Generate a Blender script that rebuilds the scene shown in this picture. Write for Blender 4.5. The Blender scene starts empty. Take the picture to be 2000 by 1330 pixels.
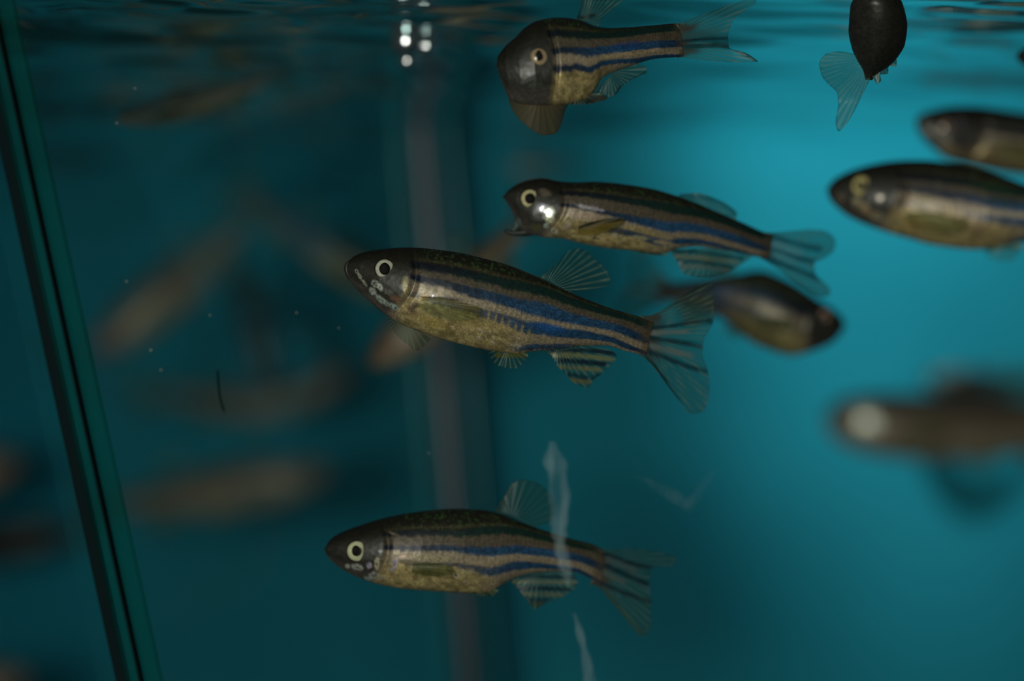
import bpy, math, random
import numpy as np
from mathutils import Vector, Matrix

random.seed(4)
rng = np.random.default_rng(11)
scene = bpy.context.scene
COL = scene.collection

# ------------------------------------------------------------------ camera
FPX = 2000 * 120.0 / 36.0                    # focal length in pixels of the 2000x1330 frame
PITCH = math.atan(235 / FPX)
CAM = Vector((0, 0, 0.10))
FWD = Vector((0, math.cos(PITCH), math.sin(PITCH)))
UPV = Vector((0, -math.sin(PITCH), math.cos(PITCH)))
RGT = Vector((1, 0, 0))
FOCUS = 0.346
cam_data = bpy.data.cameras.new('camera')
cam_data.lens = 120
cam_data.sensor_width = 36
cam_data.clip_start = 0.01
cam_data.dof.use_dof = True
cam_data.dof.focus_distance = FOCUS
cam_data.dof.aperture_fstop = 0.120 / 0.0115
cam = bpy.data.objects.new('camera', cam_data)
cam.location = CAM
cam.rotation_euler = (math.pi / 2 + PITCH, 0, 0)
COL.objects.link(cam)
scene.camera = cam

# ------------------------------------------------------------------ world, lamps, exposure
world = bpy.data.worlds.new('room_air')
scene.world = world
world.use_nodes = True
world.node_tree.nodes['Background'].inputs[0].default_value = (0.26, 0.30, 0.32, 1)
world.node_tree.nodes['Background'].inputs[1].default_value = 0.08
scene.view_settings.view_transform = 'Standard'
scene.view_settings.look = 'None'
scene.view_settings.exposure = 0.0
scene.view_settings.gamma = 1.0
scene.view_settings.use_curve_mapping = False


def lamp(name, loc, target, energy, color, radius, angle=None, blend=0.6, size=None):
    kind = 'AREA' if size else 'SPOT'
    l = bpy.data.lights.new(name, kind)
    l.energy = energy
    l.color = color
    if size:
        l.shape = 'RECTANGLE'
        l.size, l.size_y = size
    else:
        l.shadow_soft_size = radius
        l.spot_size = math.radians(angle)
        l.spot_blend = blend
    o = bpy.data.objects.new(name, l)
    o.location = loc
    o.rotation_euler = (Vector(target) - Vector(loc)).to_track_quat('-Z', 'Y').to_euler()
    COL.objects.link(o)
    return o


# the photographer's flash beside the lens, and the one lamp over the tank whose pool of light shows on the back panel
lamp('camera_flash_offscreen', (-0.085, -0.02, 0.104), (0.002, 0.40, 0.089), 3.7, (1.0, 0.94, 0.85), 0.035, 48, 0.9)
lamp('tank_lamp_offscreen', (0.062, 0.400, 0.400), (0.057, 0.551, 0.147), 10.5, (0.93, 1.0, 0.97), 0.012, 19, 1.0)

# ------------------------------------------------------------------ helpers


def W(px, py, d):
    return CAM + (FWD + RGT * ((px - 1000) / FPX) + UPV * ((665 - py) / FPX)) * d


def lin(r, g, b):
    f = lambda c: (c / 255 / 12.92) if c / 255 <= 0.04045 else ((c / 255 + 0.055) / 1.055) ** 2.4
    return np.array([f(r), f(g), f(b)])


def tag(o, label=None, cat=None, group=None, kind=None):
    for k, v in (('label', label), ('category', cat), ('group', group), ('kind', kind)):
        if v:
            o[k] = v
    return o


def empty(name, loc):
    o = bpy.data.objects.new(name, None)
    o.location = loc
    o.empty_display_size = 0.005
    COL.objects.link(o)
    return o


def mesh_obj(name, verts, faces, mat, parent=None, smooth=True, attrs=None, inv=None):
    me = bpy.data.meshes.new(name)
    me.from_pydata([tuple(v) for v in verts], [], [tuple(f) for f in faces])
    if smooth:
        me.polygons.foreach_set('use_smooth', [True] * len(me.polygons))
    for k, (typ, arr) in (attrs or {}).items():
        a = me.attributes.new(k, typ, 'POINT')
        if typ == 'FLOAT_COLOR':
            buf = np.ones((len(verts), 4), dtype=np.float32)
            buf[:, :3] = arr
            a.data.foreach_set('color', buf.ravel())
        else:
            a.data.foreach_set('value', np.asarray(arr, dtype=np.float32))
    me.materials.append(mat)
    me.update()
    o = bpy.data.objects.new(name, me)
    COL.objects.link(o)
    if parent:
        o.parent = parent
    return o


class NT:
    def __init__(self, name):
        self.m = bpy.data.materials.new(name)
        self.m.use_nodes = True
        self.t = self.m.node_tree
        self.t.nodes.clear()
        self.out = self.n('ShaderNodeOutputMaterial')

    def n(self, typ, **kw):
        nd = self.t.nodes.new(typ)
        for k, v in kw.items():
            if k.startswith('i_'):
                key = k[2:].replace('_', ' ')
                key = int(key) if key.isdigit() else key
                nd.inputs[key].default_value = v
            else:
                setattr(nd, k, v)
        return nd

    def l(self, a, b):
        self.t.links.new(a, b)


def socket(nd, name, typ):
    return [s for s in nd.inputs if s.name == name and s.type == typ and s.enabled][0]


def vnoise(x, y, seed=0):
    """smooth value noise in 0..1"""
    r = np.random.default_rng(seed).random((256, 256))
    xi, yi = np.floor(x).astype(int), np.floor(y).astype(int)
    fx, fy = x - xi, y - yi
    fx, fy = fx * fx * (3 - 2 * fx), fy * fy * (3 - 2 * fy)
    g = lambda a, b: r[a % 256, b % 256]
    return (g(xi, yi) * (1 - fx) + g(xi + 1, yi) * fx) * (1 - fy) + (g(xi, yi + 1) * (1 - fx) + g(xi + 1, yi + 1) * fx) * fy


def sst(a, b, x):
    q = np.clip((x - a) / (b - a), 0, 1)
    return q * q * (3 - 2 * q)


def pchip(xs, ys, x):
    """monotone cubic interpolation"""
    xs, ys = np.asarray(xs, float), np.asarray(ys, float)
    h = np.diff(xs)
    dl = np.diff(ys) / h
    m = np.zeros_like(ys)
    m[0], m[-1] = dl[0], dl[-1]
    for i in range(1, len(xs) - 1):
        if dl[i - 1] * dl[i] > 0:
            w1, w2 = 2 * h[i] + h[i - 1], h[i] + 2 * h[i - 1]
            m[i] = (w1 + w2) / (w1 / dl[i - 1] + w2 / dl[i])
    x = np.clip(x, xs[0], xs[-1])
    k = np.clip(np.searchsorted(xs, x) - 1, 0, len(xs) - 2)
    q = (x - xs[k]) / h[k]
    return ((1 + 2 * q) * (1 - q) ** 2 * ys[k] + q * (1 - q) ** 2 * h[k] * m[k]
            + q * q * (3 - 2 * q) * ys[k + 1] + q * q * (q - 1) * h[k] * m[k + 1])


def resample(poly, n, smooth=True):
    p = np.asarray(poly, float)
    s = np.r_[0, np.cumsum(np.hypot(*np.diff(p, axis=0).T))]
    q = np.linspace(0, s[-1], n)
    if smooth and len(p) > 2:
        # Catmull-Rom style: pchip per coordinate
        return np.c_[pchip(s, p[:, 0], q), pchip(s, p[:, 1], q)]
    return np.c_[np.interp(q, s, p[:, 0]), np.interp(q, s, p[:, 1])]


def seg_dist(px, py, poly):
    """distance of points to polyline"""
    best = np.full(px.shape, 1e9)
    for (x0, y0), (x1, y1) in zip(poly[:-1], poly[1:]):
        dx, dy = x1 - x0, y1 - y0
        q = np.clip(((px - x0) * dx + (py - y0) * dy) / (dx * dx + dy * dy + 1e-9), 0, 1)
        best = np.minimum(best, np.hypot(px - x0 - q * dx, py - y0 - q * dy))
    return best


# ------------------------------------------------------------------ materials
def mat_fish():
    m = NT('fish_skin')
    tc = m.n('ShaderNodeTexCoord')
    at = m.n('ShaderNodeAttribute', attribute_name='Col')
    sh = m.n('ShaderNodeAttribute', attribute_name='shine')
    no = m.n('ShaderNodeTexNoise', i_Scale=5200.0, i_Detail=2.0, i_Roughness=0.7)
    m.l(tc.outputs['Object'], no.inputs['Vector'])
    mr = m.n('ShaderNodeMapRange')
    mr.inputs['From Min'].default_value = 0.3
    mr.inputs['From Max'].default_value = 0.75
    mr.inputs['To Min'].default_value = 0.68
    mr.inputs['To Max'].default_value = 1.35
    m.l(no.outputs[0], mr.inputs['Value'])
    nf = m.n('ShaderNodeTexNoise', i_Scale=11000.0, i_Detail=1.0)
    m.l(tc.outputs['Object'], nf.inputs['Vector'])
    mf = m.n('ShaderNodeMapRange')
    mf.inputs['From Min'].default_value = 0.58
    mf.inputs['From Max'].default_value = 0.74
    mf.inputs['To Min'].default_value = 0.0
    mf.inputs['To Max'].default_value = 1.5
    m.l(nf.outputs[0], mf.inputs['Value'])
    ad = m.n('ShaderNodeMath', operation='ADD')
    m.l(mr.outputs[0], ad.inputs[0])
    m.l(mf.outputs[0], ad.inputs[1])
    ng = m.n('ShaderNodeTexNoise', i_Scale=3400.0, i_Detail=2.0)
    m.l(tc.outputs['Object'], ng.inputs['Vector'])
    mg = m.n('ShaderNodeMapRange')
    mg.inputs['From Min'].default_value = 0.36
    mg.inputs['From Max'].default_value = 0.62
    mg.inputs['To Min'].default_value = 0.35
    mg.inputs['To Max'].default_value = 1.7
    m.l(ng.outputs[0], mg.inputs['Value'])
    gs = m.n('ShaderNodeMapRange')
    gs.inputs['From Min'].default_value = 0.76
    gs.inputs['From Max'].default_value = 0.84
    m.l(sh.outputs['Fac'], gs.inputs['Value'])
    ml = m.n('ShaderNodeMix')
    m.l(gs.outputs[0], ml.inputs[0])
    m.l(ad.outputs[0], ml.inputs[2])
    m.l(mg.outputs[0], ml.inputs[3])
    mx = m.n('ShaderNodeVectorMath', operation='SCALE')
    m.l(at.outputs['Color'], mx.inputs[0])
    m.l(ml.outputs[0], mx.inputs['Scale'])
    vo = m.n('ShaderNodeTexVoronoi', i_Scale=1500.0)
    m.l(tc.outputs['Object'], vo.inputs['Vector'])
    bp = m.n('ShaderNodeBump', i_Strength=0.14, i_Distance=0.0002)
    m.l(vo.outputs['Distance'], bp.inputs['Height'])
    p = m.n('ShaderNodeBsdfPrincipled')
    m.l(mx.outputs[0], p.inputs['Base Color'])
    m.l(bp.outputs[0], p.inputs['Normal'])
    rr = m.n('ShaderNodeMapRange')
    rr.inputs['To Min'].default_value = 0.52
    rr.inputs['To Max'].default_value = 0.26
    m.l(sh.outputs['Fac'], rr.inputs['Value'])
    m.l(rr.outputs[0], p.inputs['Roughness'])
    mm = m.n('ShaderNodeMapRange')
    mm.inputs['From Min'].default_value = 0.70
    mm.inputs['From Max'].default_value = 0.90
    mm.inputs['To Min'].default_value = 0.15
    mm.inputs['To Max'].default_value = 0.70
    m.l(sh.outputs['Fac'], mm.inputs['Value'])
    m.l(mm.outputs[0], p.inputs['Metallic'])
    p.inputs['Specular IOR Level'].default_value = 0.25
    m.l(p.outputs[0], m.out.inputs[0])
    return m.m


def mat_fin():
    m = NT('fin_membrane')
    at = m.n('ShaderNodeAttribute', attribute_name='Col')
    al = m.n('ShaderNodeAttribute', attribute_name='alpha')
    p = m.n('ShaderNodeBsdfPrincipled', i_Roughness=0.4)
    m.l(at.outputs['Color'], p.inputs['Base Color'])
    tr = m.n('ShaderNodeBsdfTransparent', i_Color=(0.93, 0.99, 0.96, 1))
    mx = m.n('ShaderNodeMixShader')
    m.l(al.outputs['Fac'], mx.inputs[0])
    m.l(tr.outputs[0], mx.inputs[1])
    m.l(p.outputs[0], mx.inputs[2])
    m.l(mx.outputs[0], m.out.inputs[0])
    return m.m


def mat_plain(name, col, rough=0.3, metal=0.0, spec=0.5):
    m = NT(name)
    p = m.n('ShaderNodeBsdfPrincipled', i_Roughness=rough, i_Metallic=metal)
    p.inputs['Base Color'].default_value = (*col, 1)
    p.inputs['Specular IOR Level'].default_value = spec
    m.l(p.outputs[0], m.out.inputs[0])
    return m.m


def mat_eye():
    m = NT('fish_iris')
    at = m.n('ShaderNodeAttribute', attribute_name='Col')
    tc = m.n('ShaderNodeTexCoord')
    no = m.n('ShaderNodeTexNoise', i_Scale=4000.0)
    m.l(tc.outputs['Object'], no.inputs['Vector'])
    mr = m.n('ShaderNodeMapRange')
    mr.inputs['To Min'].default_value = 0.6
    mr.inputs['To Max'].default_value = 1.4
    m.l(no.outputs[0], mr.inputs['Value'])
    mx = m.n('ShaderNodeVectorMath', operation='SCALE')
    m.l(at.outputs['Color'], mx.inputs[0])
    m.l(mr.outputs[0], mx.inputs['Scale'])
    p = m.n('ShaderNodeBsdfPrincipled', i_Roughness=0.22, i_Metallic=0.25)
    m.l(mx.outputs[0], p.inputs['Base Color'])
    m.l(p.outputs[0], m.out.inputs[0])
    return m.m


def mat_panel(name, col, var, scale):
    m = NT(name)
    tc = m.n('ShaderNodeTexCoord')
    no = m.n('ShaderNodeTexNoise', i_Scale=scale, i_Detail=3.0)
    m.l(tc.outputs['Object'], no.inputs['Vector'])
    mr = m.n('ShaderNodeMapRange')
    mr.inputs['From Min'].default_value = 0.3
    mr.inputs['From Max'].default_value = 0.7
    mr.inputs['To Min'].default_value = 1 - var
    mr.inputs['To Max'].default_value = 1 + var
    m.l(no.outputs[0], mr.inputs['Value'])
    mx = m.n('ShaderNodeVectorMath', operation='SCALE')
    mx.inputs[0].default_value = col
    m.l(mr.outputs[0], mx.inputs['Scale'])
    p = m.n('ShaderNodeBsdfPrincipled', i_Roughness=0.55)
    p.inputs['Specular IOR Level'].default_value = 0.0
    m.l(mx.outputs[0], p.inputs['Base Color'])
    m.l(p.outputs[0], m.out.inputs[0])
    return m.m


def mat_pane(name, tint, film_col, film, gloss, rough=0.02):
    """clear acrylic: see-through, a faint film on it, a faint mirror"""
    m = NT(name)
    tr = m.n('ShaderNodeBsdfTransparent')
    tr.inputs[0].default_value = (*tint, 1)
    df = m.n('ShaderNodeBsdfDiffuse')
    df.inputs[0].default_value = (*film_col, 1)
    tc = m.n('ShaderNodeTexCoord')
    no = m.n('ShaderNodeTexNoise', i_Scale=45.0, i_Detail=4.0)
    m.l(tc.outputs['Object'], no.inputs['Vector'])
    mu = m.n('ShaderNodeMath', operation='MULTIPLY', i_1=film * 2)
    m.l(no.outputs[0], mu.inputs[0])
    m1 = m.n('ShaderNodeMixShader')
    m.l(mu.outputs[0], m1.inputs[0])
    m.l(tr.outputs[0], m1.inputs[1])
    m.l(df.outputs[0], m1.inputs[2])
    gl = m.n('ShaderNodeBsdfGlossy', i_Roughness=rough)
    m2 = m.n('ShaderNodeMixShader', i_0=gloss)
    m.l(m1.outputs[0], m2.inputs[1])
    m.l(gl.outputs[0], m2.inputs[2])
    m.l(m2.outputs[0], m.out.inputs[0])
    return m.m


def mat_water():
    m = NT('water_surface')
    gl = m.n('ShaderNodeBsdfGlossy', i_Roughness=0.04)
    gl.inputs[0].default_value = (0.80, 0.95, 0.95, 1)
    tr = m.n('ShaderNodeBsdfTransparent')
    tr.inputs[0].default_value = (0.9, 1, 1, 1)
    tc = m.n('ShaderNodeTexCoord')
    lw = m.n('ShaderNodeLayerWeight', i_Blend=0.5)
    mr = m.n('ShaderNodeMapRange', interpolation_type='SMOOTHSTEP')
    mr.inputs['From Min'].default_value = 0.22
    mr.inputs['From Max'].default_value = 0.50
    mr.inputs['To Min'].default_value = 0.05
    mr.inputs['To Max'].default_value = 0.92
    m.l(lw.outputs['Facing'], mr.inputs['Value'])
    mx = m.n('ShaderNodeMixShader')
    m.l(mr.outputs[0], mx.inputs[0])
    m.l(tr.outputs[0], mx.inputs[1])
    m.l(gl.outputs[0], mx.inputs[2])
    m.l(mx.outputs[0], m.out.inputs[0])
    return m.m


def mat_smear(name, col, dens, sx, sz):
    m = NT(name)
    tc = m.n('ShaderNodeTexCoord')
    mp = m.n('ShaderNodeMapping')
    mp.inputs['Scale'].default_value = (sx, 100, sz)
    m.l(tc.outputs['Object'], mp.inputs['Vector'])
    no = m.n('ShaderNodeTexNoise', i_Scale=1.0, i_Detail=4.0, i_Roughness=0.6)
    m.l(mp.outputs[0], no.inputs['Vector'])
    al = m.n('ShaderNodeAttribute', attribute_name='alpha')
    mr = m.n('ShaderNodeMapRange')
    mr.inputs['From Min'].default_value = 0.32
    mr.inputs['From Max'].default_value = 0.72
    mr.inputs['To Min'].default_value = 0.15
    mr.inputs['To Max'].default_value = 1.0
    m.l(no.outputs[0], mr.inputs['Value'])
    mu = m.n('ShaderNodeMath', operation='MULTIPLY')
    m.l(mr.outputs[0], mu.inputs[0])
    m.l(al.outputs['Fac'], mu.inputs[1])
    m2 = m.n('ShaderNodeMath', operation='MULTIPLY', i_1=dens)
    m.l(mu.outputs[0], m2.inputs[0])
    df = m.n('ShaderNodeBsdfDiffuse')
    df.inputs[0].default_value = (*col, 1)
    tr = m.n('ShaderNodeBsdfTransparent')
    mx = m.n('ShaderNodeMixShader')
    m.l(m2.outputs[0], mx.inputs[0])
    m.l(tr.outputs[0], mx.inputs[1])
    m.l(df.outputs[0], mx.inputs[2])
    m.l(mx.outputs[0], m.out.inputs[0])
    return m.m


M_FISH = mat_fish()
M_FIN = mat_fin()
M_EYE = mat_eye()
M_PUPIL = mat_plain('fish_pupil', (0.002, 0.002, 0.002), 0.6, 0.0, 0.08)

# ------------------------------------------------------------------ the tank
tank = empty('aquarium', W(1000, 1500, 0.42))
tag(tank, 'clear acrylic laboratory fish tank with sloping side wall and teal back panel', 'aquarium')
bpy.context.view_layer.update()
T_INV = Matrix.Translation(tank.location).inverted()
WATER_Z = CAM.z + 0.048
FLOOR_Z = 0.045


def slab(name, quad, normal, thick, mat, parent=tank, inv=T_INV, nu=1, nv=1):
    """thin solid slab: quad of four world points, extruded along normal"""
    q = [Vector(p) for p in quad]
    n = Vector(normal).normalized() * thick
    vs = q + [p + n for p in q]
    fs = [(0, 1, 2, 3), (7, 6, 5, 4), (0, 4, 5, 1), (1, 5, 6, 2), (2, 6, 7, 3), (3, 7, 4, 0)]
    return mesh_obj(name, [inv @ v for v in vs], fs, mat, parent, smooth=False)


def on_z(px_of_py, d, z):
    """point on a slanting edge (given in the photo) at depth d and world height z"""
    py = 665.0
    for _ in range(20):
        p = W(px_of_py(py), py, d)
        py -= (z - p.z) / d * FPX
    return W(px_of_py(py), py, d)


edge_l = lambda py: -50 + 0.218 * py            # front left corner of the tank
edge_b = lambda py: 800 + 0.0865 * py           # back left corner of the tank
PANE_D = 0.335
TOP_Z = WATER_Z + 0.035
M_FRONT = mat_pane('front_acrylic', (0.97, 0.99, 0.985), (0.5, 0.6, 0.6), 0.0012, 0.0)
M_SIDE = mat_pane('side_acrylic', (0.92, 0.985, 0.975), (0.03, 0.22, 0.22), 0.012, 0.03, 0.03)
M_EDGE = mat_pane('acrylic_edge', (0.45, 0.92, 0.85), (0.004, 0.10, 0.095), 0.20, 0.0, 0.12)
M_POST = mat_plain('corner_seam', (0.024, 0.054, 0.078), 0.35)
M_SEAL = mat_plain('dark_sealant', (0.003, 0.009, 0.010), 0.9, 0.0, 0.03)
M_BACK = mat_panel('teal_panel', (0.011, 0.184, 0.250), 0.10, 18)
M_NEIGH = M_BACK
M_FLOORP = mat_panel('tank_floor', (0.02, 0.16, 0.18), 0.1, 20)

fl0, fl1 = on_z(edge_l, PANE_D, FLOOR_Z), on_z(edge_l, PANE_D, TOP_Z)
bl0, bl1 = on_z(edge_b, 0.490, FLOOR_Z), on_z(edge_b, 0.490, TOP_Z)
XR = 0.125                                                       # right wall, outside the picture
fr0, fr1 = Vector((XR - 0.01, fl0.y, FLOOR_Z)), Vector((XR, fl1.y, TOP_Z))
br0, br1 = Vector((XR - 0.01, 0.565, FLOOR_Z)), Vector((XR, 0.565, TOP_Z))
slab('front_pane', (fl0, fr0, fr1, fl1), (0, -1, 0), 0.003, M_FRONT)
side_n = (bl0 - fl0).cross(fl1 - fl0).normalized()
slab('side_pane', (fl0, bl0, bl1, fl1), side_n if side_n.x < 0 else -side_n, 0.0025, M_SIDE)
slab('side_pane', (fr0, br0, br1, fr1), (1, 0, 0), 0.003, M_SIDE)
bk0 = on_z(lambda p: edge_b(p) + 8, 0.520, FLOOR_Z)
bk1 = on_z(lambda p: edge_b(p) + 8, 0.520, TOP_Z)
slab('back_panel', (bk0, br0, br1, bk1), (0, 1, 0), 0.003, M_BACK)
slab('floor_panel', (fl0, fr0, br0, bl0), (0, 0, -1), 0.004, M_FLOORP)
slab('corner_edge', (fl0 + Vector((0.0003, 0, 0)), fl0 + Vector((0.0036, 0, 0)), fl1 + Vector((0.0036, 0, 0)), fl1 + Vector((0.0003, 0, 0))),
     (0, 1, 0), 0.0035, M_EDGE)
slab('corner_seal', (fl0 - Vector((0.0007, 0, 0)), fl0 + Vector((0.0004, 0, 0)), fl1 + Vector((0.0004, 0, 0)), fl1 - Vector((0.0007, 0, 0))),
     (0, 1, 0), 0.003, M_SEAL)
slab('corner_seal', (fl0 + Vector((0.0019, 0, 0)), fl0 + Vector((0.0021, 0, 0)), fl1 + Vector((0.0021, 0, 0)), fl1 + Vector((0.0019, 0, 0))),
     (0, -1, 0), 0.0031, M_SEAL)


def tube(name, pts, radii, mat, parent, inv, nseg=20):
    vs, fs = [], []
    pts = [Vector(p) for p in pts]
    ax = (pts[-1] - pts[0]).normalized()
    a = ax.orthogonal().normalized()
    b = ax.cross(a)
    for p, r in zip(pts, radii):
        for k in range(nseg):
            q = 2 * math.pi * k / nseg
            vs.append(inv @ (p + a * (r * math.cos(q)) + b * (r * math.sin(q))))
    for i in range(len(pts) - 1):
        for k in range(nseg):
            k2 = (k + 1) % nseg
            fs.append((i * nseg + k, i * nseg + k2, (i + 1) * nseg + k2, (i + 1) * nseg + k))
    fs.append(tuple(range(nseg))[::-1])
    fs.append(tuple(range((len(pts) - 1) * nseg, len(pts) * nseg)))
    return mesh_obj(name, vs, fs, mat, parent)


post_pts = [bl0.lerp(bl1, q) for q in np.linspace(0, 1, 14)]
tube('corner_post', post_pts, [0.0021] * 14, M_POST, tank, T_INV)
M_BEAD = mat_plain('acrylic_bead', (0.02, 0.30, 0.36), 0.2)
for dx in (-.0036, .0040):
    tube('acrylic_bead', [p + Vector((dx, -.001, 0)) for p in post_pts], [0.00028] * 14, M_BEAD, tank, T_INV, 8)

# the tank next door: only its dim back panel is seen through the side wall
nb0 = W(1010, 900, 0.66)
nb1 = W(-900, 900, 0.70)
nq = [Vector((nb1.x, nb1.y, FLOOR_Z)), Vector((nb0.x, nb0.y, FLOOR_Z)), Vector((nb0.x, nb0.y, TOP_Z + 0.02)), Vector((nb1.x, nb1.y, TOP_Z + 0.02))]
nroot = empty('neighbouring_tank', (nb1 + nb0) / 2)
nroot.location.z = FLOOR_Z
bpy.context.view_layer.update()
N_INV = Matrix.Translation(nroot.location).inverted()
tag(nroot, 'dim blue-green fish tank standing beyond the sloping clear side wall', 'aquarium')
slab('back_panel', nq, (0, 1, 0), 0.003, M_NEIGH, nroot, N_INV)
slab('floor_panel', (nq[0], nq[1], Vector((-0.03, 0.50, FLOOR_Z)), Vector((-0.16, 0.40, FLOOR_Z))), (0, 0, -1), 0.004, M_FLOORP, nroot, N_INV)

# rippled water surface seen from below
NX, NY = 260, 300
xs = np.linspace(-0.17, XR, NX)
ys = np.linspace(PANE_D + 0.002, 0.70, NY)
gx, gy = np.meshgrid(xs, ys)
hz = np.zeros_like(gx)
for k in range(20):
    wl = 0.005 * 1.16 ** k
    ang = rng.normal(0, 0.45) + (math.pi / 2)
    kx, ky = math.cos(ang), math.sin(ang)
    hz += wl * 0.0052 * np.sin(2 * math.pi * (gx * kx + gy * ky) / wl + rng.uniform(0, 6.28))
wv = np.c_[gx.ravel(), gy.ravel(), (WATER_Z + hz).ravel()]
idx = np.arange(NX * NY).reshape(NY, NX)
wf = np.c_[idx[:-1, :-1].ravel(), idx[:-1, 1:].ravel(), idx[1:, 1:].ravel(), idx[1:, :-1].ravel()]
wo = mesh_obj('water_surface', wv, wf.tolist(), mat_water())
tag(wo, 'rippled water surface mirroring the teal tank from below', 'water', kind='stuff')

# ------------------------------------------------------------------ the fish
C_BACK = lin(28, 27, 19)
C_HEAD = lin(42, 41, 37)
C_TAN_U = lin(62, 55, 38)
C_TAN = lin(76, 67, 55)
C_GOLD = lin(128, 116, 96)
C_BLUE_D = lin(12, 20, 31)
C_BLUE = lin(32, 66, 96)
C_GREEN = lin(14, 38, 33)
C_BELLY = lin(130, 116, 78)

BACK_SKIN = (C_BACK, C_HEAD)                   # olive back
FLANK_SKIN = (C_TAN, C_GOLD)                   # pale plain flank

BANDS1 = [([0, .2, .5, .65, .8, .92, 1], [.23, .23, .22, .15, .15, .12, .18], [.035, .042, .056, .066, .072, .072, .07], [.9, 1, 1, 1, 1, 1, 1], 0),
          ([0, .2, .5, .65, .8, .92, 1], [.39, .39, .405, .40, .46, .49, .58], [.035, .042, .058, .092, .09, .118, .06], [1, 1, 1, 1, 1, 1, 1], 1),
          ([0, .2, .5, .65, .8, .92, 1], [.60, .60, .60, .665, .755, .855, .93], [.02, .025, .045, .085, .085, .07, .05], [.4, .5, .8, 1, 1, 1, 1], 1),
          ([0, .55, .62, .74, .8, 1], [.93, .93, .93, .95, 1.0, 1.1], [.03, .03, .04, .04, .03, .02], [0, 0, .9, .9, 0, 0], 1)]
BANDS2 = [([0, .25, .47, .68, .9, 1], [.22, .22, .265, .235, .17, .14], [.035, .035, .06, .085, .12, .10], [.9, 1, 1, 1, 1, 1], 0),
          ([0, .25, .47, .68, .9, 1], [.42, .42, .525, .575, .60, .62], [.03, .03, .055, .095, .13, .10], [1, 1, 1, 1, 1, 1], 1),
          ([0, .25, .47, .68, .9, 1], [.66, .66, .74, .865, .95, .98], [.02, .02, .045, .06, .05, .04], [.1, .2, .9, 1, 1, 1], 1)]
BANDS3 = [([0, .2, .47, .7, .94, 1], [.24, .24, .285, .17, .15, .15], [.03, .03, .035, .07, .06, .06], [.9, 1, 1, 1, 1, 1], 0),
          ([0, .2, .47, .7, .94, 1], [.43, .43, .47, .485, .53, .54], [.032, .035, .038, .075, .12, .10], [1, 1, 1, 1, 1, 1], 1),
          ([0, .2, .47, .7, .94, 1], [.62, .62, .655, .775, .93, .95], [.02, .02, .035, .075, .06, .05], [.1, .2, .7, 1, 1, 1], 1)]
BANDS4 = [([0, .3, .42, .78, 1], [.20, .20, .22, .17, .15], [.04, .04, .04, .10, .10], [.8, 1, 1, 1, 1], 0),
          ([0, .3, .42, .78, 1], [.41, .41, .41, .61, .60], [.04, .04, .05, .12, .11], [.8, 1, 1, 1, 1], 1),
          ([0, .3, .42, .78, 1], [.60, .60, .61, .95, .97], [.03, .035, .04, .06, .05], [.8, 1, 1, 1, 1], 1)]

WPROF = ([0, .015, .05, .12, .2, .35, .5, .65, .8, .92, 1.0], [0, .30, .55, .78, .92, 1, .95, .76, .50, .32, .20])


class Frame:
    """maps photo pixels of one fish to its own space, at depth d plus an offset along the view"""

    def __init__(self, S, T, d, ybend):
        self.S, self.T = np.array(S, float), np.array(T, float)
        self.ax = self.T - self.S
        self.L = np.hypot(*self.ax)
        self.ax = self.ax / self.L
        self.up = np.array([self.ax[1], -self.ax[0]])
        if self.up[1] > 0:
            self.up = -self.up
        self.d = d
        self.yb = ybend
        c = (self.S + self.T) / 2
        self.org = W(c[0], c[1], d)
        self.rot = Matrix((RGT, FWD, UPV)).transposed()

    def th(self, p):
        q = np.asarray(p, float) - self.S
        return q @ self.ax / self.L, q @ self.up / self.L

    def px(self, t, h):
        t, h = np.asarray(t, float), np.asarray(h, float)
        return self.S + np.multiply.outer(t * self.L, self.ax) + np.multiply.outer(h * self.L, self.up)

    def yc(self, t):
        a, b = self.yb
        return a * (t - 0.45) + b * (t - 0.45) ** 2

    def local(self, px, py, y):
        """pixel arrays and view offset (m) to fish space (x right, y away, z up)"""
        d = self.d + y
        oc = self.rot.transposed() @ (self.org - CAM)
        x = (px - 1000) / FPX * d - oc[0]
        z = (665 - py) / FPX * d - oc[2]
        return np.stack([x, d - oc[1], z], axis=-1)


def curve(fr, pts):
    t, h = fr.th(pts)
    o = np.argsort(t)
    t, h = t[o], h[o]
    keep = np.r_[True, np.diff(t) > 1e-4]
    return t[keep], h[keep]


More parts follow.
